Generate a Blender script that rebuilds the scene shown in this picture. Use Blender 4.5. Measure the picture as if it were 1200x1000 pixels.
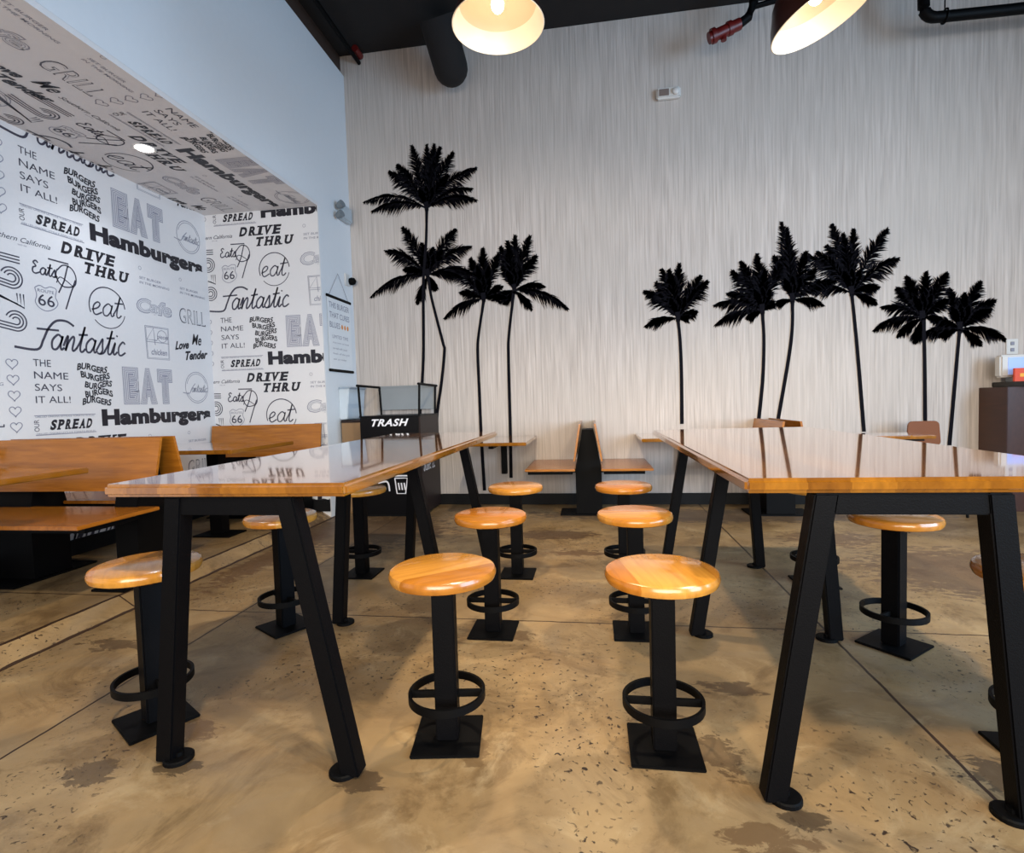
import bpy, bmesh, math, random
from mathutils import Vector, Matrix
random.seed(7)
R = math.radians
S = bpy.context.scene
COL = S.collection
for _o in list(bpy.data.objects):
    bpy.data.objects.remove(_o)

# ------------------------------------------------------------------ camera
cam_d = bpy.data.cameras.new('camera'); cam = bpy.data.objects.new('camera', cam_d); COL.objects.link(cam)
F_PX, YAW, PITCH, ROLL = 631.0, .1501, .0475, .0294
cam_d.sensor_fit = 'HORIZONTAL'; cam_d.sensor_width = 36.0; cam_d.lens = 36.0 * F_PX / 1200.0
cam_d.clip_start = .03
fw = Vector((-math.sin(YAW)*math.cos(PITCH), math.cos(YAW)*math.cos(PITCH), -math.sin(PITCH)))
rt = Vector((math.cos(YAW), math.sin(YAW), 0)); up = rt.cross(fw)
r2 = rt*math.cos(ROLL) - up*math.sin(ROLL); u2 = rt*math.sin(ROLL) + up*math.cos(ROLL)
M = Matrix((r2, u2, -fw)).transposed().to_4x4(); M.translation = Vector((0, 0, .95))
cam.matrix_world = M
S.camera = cam

LAMP = 52
# ------------------------------------------------------------------ world, daylight, exposure
S.view_settings.view_transform = 'Standard'; S.view_settings.look = 'None'
S.view_settings.exposure = -0.27; S.view_settings.gamma = 1.0; S.view_settings.use_curve_mapping = False
wd = bpy.data.worlds.new('world'); S.world = wd; wd.use_nodes = True
wd.node_tree.nodes['Background'].inputs[0].default_value = (.62, .76, 1.0, 1)
wd.node_tree.nodes['Background'].inputs[1].default_value = .16

def area(name, loc, target, sx, sy, power, color):
    d = bpy.data.lights.new(name, 'AREA'); d.shape = 'RECTANGLE'; d.size = sx; d.size_y = sy
    d.energy = power; d.color = color
    o = bpy.data.objects.new(name, d); COL.objects.link(o); o.location = loc
    o.rotation_euler = (Vector(target) - Vector(loc)).to_track_quat('-Z', 'Y').to_euler()
    return o
area('window_daylight_side', (4.6, -.3, 1.9), (-3, .9, 1.9), 4.0, 2.6, 560, (.46, .71, 1.0))
area('window_daylight_rear', (.6, -3.4, 1.5), (.3, 4.8, 1.3), 5.0, 1.6, 165, (1.0, .93, .84)).data.spread = R(105)

# ------------------------------------------------------------------ materials
def lin(r, g, b):
    f = lambda c: (c/255/12.92) if c/255 <= .04045 else ((c/255+.055)/1.055)**2.4
    return (f(r), f(g), f(b), 1)
def nt(name):
    m = bpy.data.materials.new(name); m.use_nodes = True
    n = m.node_tree; return m, n, n.nodes['Principled BSDF']
def N(n, t, **k):
    q = n.nodes.new(t)
    for a, v in k.items(): setattr(q, a, v)
    return q
def flat(name, col, rough=.5, metal=0, bump=0, bscale=60, var=.06, emis=0, spec=.5):
    m, n, p = nt(name)
    tc = N(n, 'ShaderNodeTexCoord'); no = N(n, 'ShaderNodeTexNoise'); no.inputs['Scale'].default_value = bscale*.2
    no.inputs['Detail'].default_value = 5
    n.links.new(tc.outputs['Object'], no.inputs['Vector'])
    mx = N(n, 'ShaderNodeMix', data_type='RGBA')
    mx.inputs[6].default_value = tuple(c*(1-var) for c in col[:3]) + (1,)
    mx.inputs[7].default_value = tuple(min(1, c*(1+var)) for c in col[:3]) + (1,)
    n.links.new(no.outputs['Fac'], mx.inputs[0]); n.links.new(mx.outputs[2], p.inputs['Base Color'])
    p.inputs['Roughness'].default_value = rough; p.inputs['Metallic'].default_value = metal
    p.inputs['Specular IOR Level'].default_value = spec
    if emis:
        p.inputs['Emission Color'].default_value = col; p.inputs['Emission Strength'].default_value = emis
    if bump:
        n2 = N(n, 'ShaderNodeTexNoise'); n2.inputs['Scale'].default_value = bscale
        b = N(n, 'ShaderNodeBump'); b.inputs['Strength'].default_value = bump; b.inputs['Distance'].default_value = .002
        n.links.new(tc.outputs['Object'], n2.inputs['Vector']); n.links.new(n2.outputs['Fac'], b.inputs['Height'])
        n.links.new(b.outputs['Normal'], p.inputs['Normal'])
    return m
def math_(n, op, a, b=None, c=None):
    q = N(n, 'ShaderNodeMath', operation=op)
    for i, v in enumerate((a, b, c)):
        if v is None: continue
        if isinstance(v, (int, float)): q.inputs[i].default_value = v
        else: n.links.new(v, q.inputs[i])
    return q.outputs[0]
def wood(name, cols, plank=.07, axis='X', rough=.14, grain=1.0, coat=0, cior=1.5):
    """butcher block: planks across one axis, grain along the other"""
    m, n, p = nt(name)
    tc = N(n, 'ShaderNodeTexCoord'); oi = N(n, 'ShaderNodeObjectInfo')
    sp = N(n, 'ShaderNodeSeparateXYZ'); n.links.new(tc.outputs['Object'], sp.inputs[0])
    a = sp.outputs[axis]
    off = math_(n, 'MULTIPLY', oi.outputs['Random'], 17.3)
    idx = math_(n, 'FLOOR', math_(n, 'ADD', math_(n, 'DIVIDE', a, plank), math_(n, 'MULTIPLY', oi.outputs['Random'], 1.0)))
    wn = N(n, 'ShaderNodeTexWhiteNoise', noise_dimensions='1D')
    n.links.new(math_(n, 'ADD', idx, math_(n, 'FLOOR', math_(n, 'MULTIPLY', off, 7.0))), wn.inputs['W'])
    cr = N(n, 'ShaderNodeValToRGB'); cr.color_ramp.interpolation = 'LINEAR'
    e = cr.color_ramp.elements
    e[0].color = cols[0]; e[0].position = 0; e[1].color = cols[-1]; e[1].position = 1
    for i, c in enumerate(cols[1:-1]):
        x = e.new((i+1)/(len(cols)-1)); x.color = c
    n.links.new(wn.outputs['Value'], cr.inputs[0])
    mp = N(n, 'ShaderNodeMapping'); n.links.new(tc.outputs['Object'], mp.inputs[0])
    sc = {'X': (60, 5, 30), 'Y': (5, 60, 30), 'Z': (30, 5, 60)}[axis]; mp.inputs['Scale'].default_value = sc
    no = N(n, 'ShaderNodeTexNoise'); no.inputs['Scale'].default_value = 1.0; no.inputs['Detail'].default_value = 6
    no.inputs['Distortion'].default_value = .5
    n.links.new(mp.outputs[0], no.inputs['Vector'])
    mx = N(n, 'ShaderNodeMix', data_type='RGBA', blend_type='MULTIPLY')
    g = N(n, 'ShaderNodeValToRGB'); g.color_ramp.elements[0].color = (.62, .55, .5, 1); g.color_ramp.elements[0].position = .3
    g.color_ramp.elements[1].color = (1.12, 1.1, 1.08, 1); g.color_ramp.elements[1].position = .7
    n.links.new(no.outputs['Fac'], g.inputs[0])
    mx.inputs[0].default_value = .75*grain
    n.links.new(cr.outputs[0], mx.inputs[6]); n.links.new(g.outputs[0], mx.inputs[7])
    n.links.new(mx.outputs[2], p.inputs['Base Color'])
    p.inputs['Roughness'].default_value = rough
    if coat: p.inputs['Coat Weight'].default_value = coat; p.inputs['Coat Roughness'].default_value = .04; p.inputs['Coat IOR'].default_value = cior
    return m

M_TABLE = wood('oiled oak table', [lin(138,87,18), lin(154,100,25), lin(122,74,14)], .09, 'X', .10, .8, 1.0, 1.9)
M_SEAT = wood('oak stool seat', [lin(156,88,22), lin(206,146,58), lin(184,112,28), lin(208,150,68)], .1, 'X', .22, .8, .3)
M_BENCH = wood('oak bench board', [lin(160,98,26), lin(174,110,34), lin(150,90,22)], .45, 'Y', .25, 1.0, .2)
M_BENCHX = wood('oak bench board lengthwise', [lin(160,98,26), lin(174,110,34), lin(150,90,22)], .45, 'Z', .25, 1.0, .2)
M_BLACK = flat('black powder coated steel', lin(6,6,8), .5, 0, .3, 300, .1, 0, .08)
M_BLACKM = flat('black satin metal', lin(6,6,7), .55, 0, 0, 50, .1, 0, .1)
M_BASEB = flat('black rubber base', lin(10,11,13), .6, 0, 0, 20, .15, 0, .25)
M_CEIL = flat('dark ceiling paint', lin(20,17,17), .9, 0, .4, 30, .3)
M_WHITE = flat('white wall paint', lin(214,218,222), .6, 0, .15, 120, .02)
M_PAPER = flat('pale wallpaper', lin(216,214,214), .55, 0, .08, 200, .02)
M_PAPER2 = flat('pale wallpaper ground in lettering', lin(205,204,206), .55, 0, 0, 200, .02)
M_INK = flat('black wallpaper ink', lin(24,22,32), .5, 0, 0, 90, .1)
M_INK2 = flat('thin dark wallpaper ink', lin(62,60,74), .5, 0, 0, 90, .1)
M_GREY = flat('grey wallpaper ink', lin(138,138,152), .5, 0, 0, 90, .06)
M_PALM = flat('palm mural ink', lin(16,15,21), .9, 0, 0, 90, .1, 0, .1)
M_SHADE_IN = flat('cream enamel', lin(248,232,204), .35, 0, 0, 20, .02)
M_SHADE_IN2 = flat('aged cream enamel', lin(226,196,158), .4, 0, 0, 20, .04)
M_SHADE_OUT = flat('dark bronze enamel', lin(48,24,20), .3, .3, 0, 20, .1)
M_BULB = flat('lit bulb', (1.0, .93, .82, 1), .3, 0, 0, 20, 0, 22)
M_BRASS = flat('brass socket', lin(150,110,60), .35, .8, 0, 20, .1)
M_SPOT = flat('lit downlight lens', (1.0, .97, .93, 1), .3, 0, 0, 20, 0, 14)
M_CREAM = flat('off white plastic', lin(205,203,200), .45)
M_RED = flat('red pipe paint', lin(92,16,14), .4, 0, .4, 60, .25)
M_TAN = flat('tan laminate', lin(140,112,80), .45, 0, 0, 20, .12)
M_BROWNBAND = flat('dark brown shade band', lin(58,42,34), .7, 0, .2, 40, .2)
M_COUNTER = wood('dark cherry panel', [lin(66,34,18), lin(58,28,14)], .5, 'X', .4, .8)
M_COUNTERTOP = flat('black stone counter', lin(22,22,24), .25)
M_TRASH = flat('black laminate', lin(10,10,13), .4, 0, 0, 10, .1, 0, .15)
M_TRASHSIDE = flat('dark brown laminate', lin(40,31,30), .45, 0, 0, 10, .1, 0, .2)
M_LETTER = flat('white vinyl lettering', lin(226,226,232), .5)
M_GREYPANEL = flat('frosted grey panel', lin(132,138,142), .5)
M_CHAIR = flat('brown plywood chair', lin(118,66,26), .5, 0, 0, 20, .15, 0, .3)
M_SCREEN = flat('lit terminal screen', lin(150,175,235), .2, 0, 0, 8, .2, .5)
M_ORANGE = flat('orange red card', lin(214,72,28), .5, 0, 0, 20, .1)
M_YELLOW = flat('yellow print', lin(236,170,50), .5)
M_ORANGEPRINT = flat('orange print', lin(222,140,60), .5)

# concrete floor
def floor_mat():
    m, n, p = nt('stained concrete')
    tc = N(n, 'ShaderNodeTexCoord'); L = n.links.new
    def noise(sc, det=6, dist=0, rough=.55, vec=None, loc=None):
        q = N(n, 'ShaderNodeTexNoise'); q.inputs['Scale'].default_value = sc; q.inputs['Detail'].default_value = det
        q.inputs['Distortion'].default_value = dist; q.inputs['Roughness'].default_value = rough
        if vec or loc:
            mp = N(n, 'ShaderNodeMapping'); mp.inputs['Scale'].default_value = vec or (1, 1, 1); mp.inputs['Location'].default_value = loc or (0, 0, 0)
            L(tc.outputs['Object'], mp.inputs[0]); L(mp.outputs[0], q.inputs['Vector'])
        else: L(tc.outputs['Object'], q.inputs['Vector'])
        return q.outputs['Fac']
    def ramp(f, stops):
        r = N(n, 'ShaderNodeValToRGB'); e = r.color_ramp.elements
        e[0].position, e[0].color = stops[0]; e[1].position, e[1].color = stops[-1]
        for s in stops[1:-1]:
            x = e.new(s[0]); x.color = s[1]
        L(f, r.inputs[0]); return r.outputs[0]
    def mix(f, a, b, blend='MIX'):
        q = N(n, 'ShaderNodeMix', data_type='RGBA', blend_type=blend)
        for i, v in ((0, f), (6, a), (7, b)):
            if isinstance(v, (int, float, tuple)): q.inputs[i].default_value = v
            else: L(v, q.inputs[i])
        return q.outputs[2]
    base = ramp(noise(.9, 8, .6), [(.3, lin(112,90,60)), (.5, lin(152,126,88)), (.7, lin(178,152,112))])
    base = mix(ramp(noise(2.6, 10, 1.6, .7, loc=(7, 3, 0)), [(.5, (0,0,0,1)), (.62, (.6,.6,.6,1))]), base, lin(92,70,42))
    base = mix(ramp(noise(3.4, 9, 1.2, .7, loc=(1, 8, 0)), [(.54, (0,0,0,1)), (.68, (.5,.5,.5,1))]), base, lin(186,164,126))
    base = mix(ramp(noise(5, 8, .8), [(.35, (0,0,0,1)), (.7, (.45,.45,.45,1))]), base, lin(92,68,40))
    base = mix(ramp(noise(2.2, 6, 1.2, loc=(4, 9, 0)), [(.5, (0,0,0,1)), (.75, (.5,.5,.5,1))]), base, lin(136,120,98))
    # small dark pits, in drifts
    pits = ramp(noise(58, 4, .6), [(.60, (0,0,0,1)), (.66, (1,1,1,1))])
    drift = ramp(noise(1.6, 4, .5, loc=(2.3, 1.1, 0)), [(.44, (0,0,0,1)), (.58, (1,1,1,1))])
    pm = math_(n, 'MULTIPLY', pits, drift)
    base = mix(pm, base, lin(44,30,20))
    # larger dark stains (wear), stretched, with places of their own
    sp = N(n, 'ShaderNodeSeparateXYZ'); L(tc.outputs['Object'], sp.inputs[0])
    def blob(x, y, rx, ry, thr=.48, sc=13):
        dx = math_(n, 'DIVIDE', math_(n, 'SUBTRACT', sp.outputs['X'], x), rx)
        dy = math_(n, 'DIVIDE', math_(n, 'SUBTRACT', sp.outputs['Y'], y), ry)
        d = math_(n, 'SQRT', math_(n, 'ADD', math_(n, 'MULTIPLY', dx, dx), math_(n, 'MULTIPLY', dy, dy)))
        v = math_(n, 'SUBTRACT', 1.0, d)
        v = math_(n, 'ADD', math_(n, 'MULTIPLY', v, .35), noise(sc, 9, .5, .72, (1, 2.0, 1), (x, y, 0)))
        return math_(n, 'SMOOTH_MIN' if False else 'MULTIPLY', ramp(v, [(thr+.09, (0,0,0,1)), (thr+.13, (1,1,1,1))]), 1.0)
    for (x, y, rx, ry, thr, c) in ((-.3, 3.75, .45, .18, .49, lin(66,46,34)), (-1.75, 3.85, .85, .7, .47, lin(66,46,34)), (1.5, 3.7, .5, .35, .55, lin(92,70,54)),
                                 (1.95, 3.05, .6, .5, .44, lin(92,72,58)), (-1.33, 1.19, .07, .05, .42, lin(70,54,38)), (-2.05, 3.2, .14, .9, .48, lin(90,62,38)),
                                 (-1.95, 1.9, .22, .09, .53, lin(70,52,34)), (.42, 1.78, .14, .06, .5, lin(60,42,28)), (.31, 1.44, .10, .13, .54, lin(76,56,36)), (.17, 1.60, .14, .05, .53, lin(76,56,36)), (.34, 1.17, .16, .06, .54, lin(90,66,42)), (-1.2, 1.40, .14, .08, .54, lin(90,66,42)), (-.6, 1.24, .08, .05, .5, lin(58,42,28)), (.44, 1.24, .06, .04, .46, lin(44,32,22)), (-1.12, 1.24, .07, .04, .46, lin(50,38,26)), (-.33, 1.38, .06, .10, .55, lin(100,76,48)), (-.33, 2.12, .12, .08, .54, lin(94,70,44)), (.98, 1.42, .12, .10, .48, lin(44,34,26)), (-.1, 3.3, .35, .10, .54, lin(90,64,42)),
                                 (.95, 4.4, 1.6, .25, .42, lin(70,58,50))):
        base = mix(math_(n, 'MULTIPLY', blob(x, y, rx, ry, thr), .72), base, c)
    # saw cut joints
    def joint(ax, pos, w=.006):
        d = math_(n, 'ABSOLUTE', math_(n, 'SUBTRACT', sp.outputs[ax], pos))
        return math_(n, 'LESS_THAN', d, w)
    wob = math_(n, 'MULTIPLY', math_(n, 'SUBTRACT', noise(9, 3), .5), .012)
    j = None
    for ax, pos, w in (('X', .897, .005), ('X', -1.645, .004), ('X', -2.208, .007), ('X', -2.305, .009), ('Y', 2.262, .004), ('Y', -.2, .004)):
        d = math_(n, 'ABSOLUTE', math_(n, 'SUBTRACT', math_(n, 'ADD', sp.outputs[ax], wob), pos))
        v = math_(n, 'LESS_THAN', d, w)
        j = v if j is None else math_(n, 'MAXIMUM', j, v)
    base = mix(j, base, lin(52,34,22))
    L(base, p.inputs['Base Color'])
    rr = N(n, 'ShaderNodeMapRange'); rr.inputs['To Min'].default_value = .32; rr.inputs['To Max'].default_value = .6
    L(noise(3, 5), rr.inputs[0]); L(rr.outputs[0], p.inputs['Roughness'])
    b = N(n, 'ShaderNodeBump'); b.inputs['Strength'].default_value = .35; b.inputs['Distance'].default_value = .004
    h = math_(n, 'SUBTRACT', noise(14, 8), math_(n, 'MULTIPLY', j, 1.0)); h = math_(n, 'SUBTRACT', h, math_(n, 'MULTIPLY', pm, .5))
    L(h, b.inputs['Height']); L(b.outputs[0], p.inputs['Normal'])
    return m
M_FLOOR = floor_mat()

def combed_wall():
    m, n, p = nt('combed plaster wall'); L = n.links.new
    tc = N(n, 'ShaderNodeTexCoord'); mp = N(n, 'ShaderNodeMapping'); mp.inputs['Scale'].default_value = (38, 1, 1.3)
    L(tc.outputs['Object'], mp.inputs[0])
    no = N(n, 'ShaderNodeTexNoise'); no.inputs['Scale'].default_value = 1.6; no.inputs['Detail'].default_value = 4; no.inputs['Distortion'].default_value = .35
    L(mp.outputs[0], no.inputs['Vector'])
    r = N(n, 'ShaderNodeValToRGB'); e = r.color_ramp.elements
    e[0].position = .30; e[0].color = lin(158,147,140); e[1].position = .68; e[1].color = lin(210,199,192)
    L(no.outputs['Fac'], r.inputs[0])
    n2 = N(n, 'ShaderNodeTexNoise'); n2.inputs['Scale'].default_value = 1.3; n2.inputs['Detail'].default_value = 1; L(tc.outputs['Object'], n2.inputs['Vector'])
    mx = N(n, 'ShaderNodeMix', data_type='RGBA'); mx.inputs[7].default_value = lin(186,177,169)
    L(n2.outputs['Fac'], mx.inputs[0]); L(r.outputs[0], mx.inputs[6]); L(mx.outputs[2], p.inputs['Base Color'])
    b = N(n, 'ShaderNodeBump'); b.inputs['Strength'].default_value = .9; b.inputs['Distance'].default_value = .006
    L(no.outputs['Fac'], b.inputs['Height']); L(b.outputs[0], p.inputs['Normal'])
    p.inputs['Roughness'].default_value = .7
    return m
M_COMB = combed_wall()

# ------------------------------------------------------------------ helpers
def link(name, bm, mat, parent=None, smooth=False, loc=(0, 0, 0), rotz=0, mats=None):
    me = bpy.data.meshes.new(name); bmesh.ops.recalc_face_normals(bm, faces=bm.faces) if not getattr(bm, 'keepn', False) else None
    bm.to_mesh(me); bm.free()
    for mm in (mats or [mat]): me.materials.append(mm)
    if smooth:
        me.polygons.foreach_set('use_smooth', [True]*len(me.polygons))
        try: me.set_sharp_from_angle(angle=R(35))
        except Exception: pass
    o = bpy.data.objects.new(name, me); COL.objects.link(o); o.location = loc; o.rotation_euler = (0, 0, rotz)
    if parent: o.parent = parent
    return o
def bx(bm, x0, x1, y0, y1, z0, z1, bev=0, mi=0, seg=2):
    vs = [bm.verts.new((x, y, z)) for x in (x0, x1) for y in (y0, y1) for z in (z0, z1)]
    fs = [bm.faces.new([vs[i] for i in q]) for q in ((0,1,3,2),(4,6,7,5),(0,4,5,1),(2,3,7,6),(0,2,6,4),(1,5,7,3))]
    for f in fs: f.material_index = mi
    if bev:
        es = {e for f in fs for e in f.edges}
        bmesh.ops.bevel(bm, geom=list(es), offset=bev, segments=seg, affect='EDGES', clamp_overlap=True)
    return bm
def prism(bm, pts, axis, a, b, mi=0):
    """polygon pts (2-D) extruded along axis from a to b; axis 'y': pts are (x,z); 'x': (y,z); 'z': (x,y)"""
    def P(p, t): return {'y': (p[0], t, p[1]), 'x': (t, p[0], p[1]), 'z': (p[0], p[1], t)}[axis]
    v0 = [bm.verts.new(P(p, a)) for p in pts]; v1 = [bm.verts.new(P(p, b)) for p in pts]
    fs = [bm.faces.new(v0), bm.faces.new(v1[::-1])]
    k = len(pts)
    for i in range(k): fs.append(bm.faces.new((v0[i], v1[i], v1[(i+1) % k], v0[(i+1) % k])))
    for f in fs: f.material_index = mi
    return bm
def tube(bm, pts, r, seg=12, closed=False, mi=0, sq=None):
    pts = [Vector(p) for p in pts]; rings = []; k = len(pts)
    for i, p in enumerate(pts):
        if closed: t = (pts[(i+1) % k]-pts[i-1]).normalized()
        else: t = (pts[min(i+1, k-1)]-pts[max(i-1, 0)]).normalized()
        up = Vector((0, 0, 1)) if abs(t.z) < .95 else Vector((0, 1, 0))
        a = t.cross(up).normalized(); b = a.cross(t).normalized()
        if sq: ring = [bm.verts.new(p + a*sx*sq[0] + b*sy*sq[1]) for sx, sy in ((-1,-1),(1,-1),(1,1),(-1,1))]
        else: ring = [bm.verts.new(p + (a*math.cos(2*math.pi*j/seg) + b*math.sin(2*math.pi*j/seg))*r) for j in range(seg)]
        rings.append(ring)
    m = len(rings[0])
    for i in range(k if closed else k-1):
        A, B = rings[i], rings[(i+1) % k]
        for j in range(m):
            f = bm.faces.new((A[j], A[(j+1) % m], B[(j+1) % m], B[j])); f.material_index = mi
    if not closed:
        bm.faces.new(rings[0][::-1]).material_index = mi; bm.faces.new(rings[-1]).material_index = mi
    return bm
def lathe(bm, prof, seg=48, mi=0, cap=False):
    rings = [[bm.verts.new((r*math.cos(2*math.pi*j/seg), r*math.sin(2*math.pi*j/seg), z)) for j in range(seg)] for r, z in prof]
    for i in range(len(rings)-1):
        for j in range(seg):
            f = bm.faces.new((rings[i][j], rings[i][(j+1) % seg], rings[i+1][(j+1) % seg], rings[i+1][j])); f.material_index = mi
    if cap:
        bm.faces.new(rings[0][::-1]).material_index = mi; bm.faces.new(rings[-1]).material_index = mi
    return bm
def B(): return bmesh.new()
def thing(name, label, cat, loc=(0, 0, 0), rotz=0, group=None):
    o = bpy.data.objects.new(name, None); o.empty_display_size = .1; COL.objects.link(o)
    o.location = loc; o.rotation_euler = (0, 0, rotz); tag(o, label, cat, group); return o
def tag(o, label, cat, group=None):
    o['label'] = label; o['category'] = cat
    if group: o['group'] = group
    return o
def struct(name, bm, mat, parent=None, label=None, **k):
    o = link(name, bm, mat, parent, **k)
    if not parent: o['kind'] = 'structure'
    if label: o['label'] = label
    return o
def dup(root, loc, rotz=0, label=None):
    r = root.copy(); COL.objects.link(r); r.location = loc; r.rotation_euler = (0, 0, rotz)
    if label: r['label'] = label
    for ch in list(root.children):
        c = ch.copy(); COL.objects.link(c); c.parent = r
        for g in list(ch.children):
            d = g.copy(); COL.objects.link(d); d.parent = c
    return r
# flat lettering: everything is drawn in a (u, v) plane, then laid on its wall
def text_mesh(bm, s, u0, u1, v0, v1, bold=0, shear=0, mi=0, h=0, spacing=1.0, rot=0, curve=None):
    c = bpy.data.curves.new('t', 'FONT'); c.body = s; c.size = 1; c.offset = bold; c.shear = shear; c.space_character = spacing
    c.resolution_u = 3; c.fill_mode = 'FRONT'
    o = bpy.data.objects.new('t', c)
    me = bpy.data.meshes.new_from_object(o)
    if not me.vertices: return
    xs = [v.co.x for v in me.vertices]; ys = [v.co.y for v in me.vertices]
    x0, x1, y0, y1 = min(xs), max(xs), min(ys), max(ys)
    vs = []
    for v in me.vertices:
        a = (v.co.x-x0)/max(1e-6, x1-x0); b = (v.co.y-y0)/max(1e-6, y1-y0)
        if curve: b2, a2 = b, a; a, b = curve(a2, b2)
        if rot: a, b = {90: (1-b, a), -90: (b, 1-a)}[rot]
        vs.append(bm.verts.new((u0+a*(u1-u0), v0+b*(v1-v0), h)))
    for p in me.polygons:
        try: f = bm.faces.new([vs[i] for i in p.vertices]); f.material_index = mi
        except ValueError: pass
    bpy.data.objects.remove(o); bpy.data.meshes.remove(me); bpy.data.curves.remove(c)
def smooth_pts(pts, n=6):
    out = []
    for i in range(len(pts)-1):
        p0 = Vector(pts[max(i-1, 0)]); p1 = Vector(pts[i]); p2 = Vector(pts[i+1]); p3 = Vector(pts[min(i+2, len(pts)-1)])
        for k in range(n):
            t = k/n
            out.append(.5*((2*p1)+(p2-p0)*t+(2*p0-5*p1+4*p2-p3)*t*t+(3*p1-p0-3*p2+p3)*t**3))
    out.append(Vector(pts[-1])); return out
def stroke(bm, pts, w, mi=0, h=0, sm=True, w2=None, closed=False):
    P = smooth_pts(pts) if sm and len(pts) > 2 else [Vector(p) for p in pts]
    if closed: P = P[:]
    L_, R_ = [], []
    k = len(P)
    for i, p in enumerate(P):
        t = (P[min(i+1, k-1)]-P[max(i-1, 0)])
        if t.length < 1e-9: t = Vector((1, 0))
        t.normalize(); nrm = Vector((-t.y, t.x)); ww = w if w2 is None else w + (w2-w)*i/(k-1)
        L_.append(bm.verts.new((p.x+nrm.x*ww/2, p.y+nrm.y*ww/2, h))); R_.append(bm.verts.new((p.x-nrm.x*ww/2, p.y-nrm.y*ww/2, h)))
    for i in range(k-1):
        f = bm.faces.new((L_[i], R_[i], R_[i+1], L_[i+1])); f.material_index = mi
def circ(cx, cy, r, a0=0, a1=360, n=24, ry=None):
    return [(cx+r*math.cos(R(a0+(a1-a0)*i/n)), cy+(ry or r)*math.sin(R(a0+(a1-a0)*i/n))) for i in range(n+1)]

# ------------------------------------------------------------------ the room
WY, WX, AX, AY, AZ, AF = 4.863, -2.216, -3.25, 4.25, 2.61, .06      # back wall, left wall, alcove: left, far, ceiling, floor
CZ = 4.18
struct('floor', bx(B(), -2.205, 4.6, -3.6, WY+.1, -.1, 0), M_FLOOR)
struct('floor_alcove', bx(B(), -3.3, -2.30, -1.5, WY, -.1, AF), M_FLOOR)
b = B(); prism(b, [(-2.30, -.1), (-2.30, AF), (-2.205, .0), (-2.205, -.1)], 'y', -1.5, WY)
struct('trim_1', b, M_FLOOR, label='worn sloped concrete kerb along the raised alcove floor')
struct('wall_back', bx(B(), -2.3, 4.6, WY, WY+.12, 0, CZ+.5), M_COMB)
b = B(); bx(b, -2.38, WX, -1.5, WY, AZ+.03, 4.0); bx(b, -2.38, WX, AY+.012, WY, 0, AZ+.03)
struct('wall_left', b, M_WHITE)
struct('trim_2', bx(B(), -2.36, WX-.03, -1.5, WY, 4.0, CZ+.3), M_BROWNBAND, label='dark brown band above the white left wall, shaded wall put in as colour')  # brown strip stands in for wall in shade below the ceiling
struct('ceiling', bx(B(), -2.36, 4.6, -1.8, WY+.1, CZ, CZ+.1), M_CEIL)
struct('baseboard_back', bx(B(), WX, 3.08, WY-.018, WY, 0, .1, .004), M_BASEB)
wal = struct('wall_alcove_left', bx(B(), AX-.1, AX, -1.5, AY+.02, 0, AZ+.03), M_PAPER)
waf = struct('wall_alcove_far', bx(B(), AX-.05, WX-.001, AY, AY+.012, 0, AZ+.02), M_PAPER)
cea = struct('ceiling_alcove', bx(B(), AX, WX, -1.5, AY+.01, AZ, AZ+.029), M_PAPER)
struct('baseboard_alcove', bx(B(), AX, AX+.014, -1.5, AY, AF, AF+.1, .003), M_BASEB)
struct('baseboard_alcove_far', bx(B(), AX, WX-.002, AY-.014, AY, AF, AF+.1, .003), M_BASEB)
struct('unseen_light_blocker', bx(B(), WX, 4.6, -.12, .0, 2.38, CZ), M_CEIL, label='dark panel added out of view above the viewer to shade the upper back wall')  # unseen panel, added to keep daylight off the upper back wall
struct('wall_right', bx(B(), 4.6, 4.7, 1.9, WY+.1, 0, CZ+.5), M_WHITE)

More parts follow.
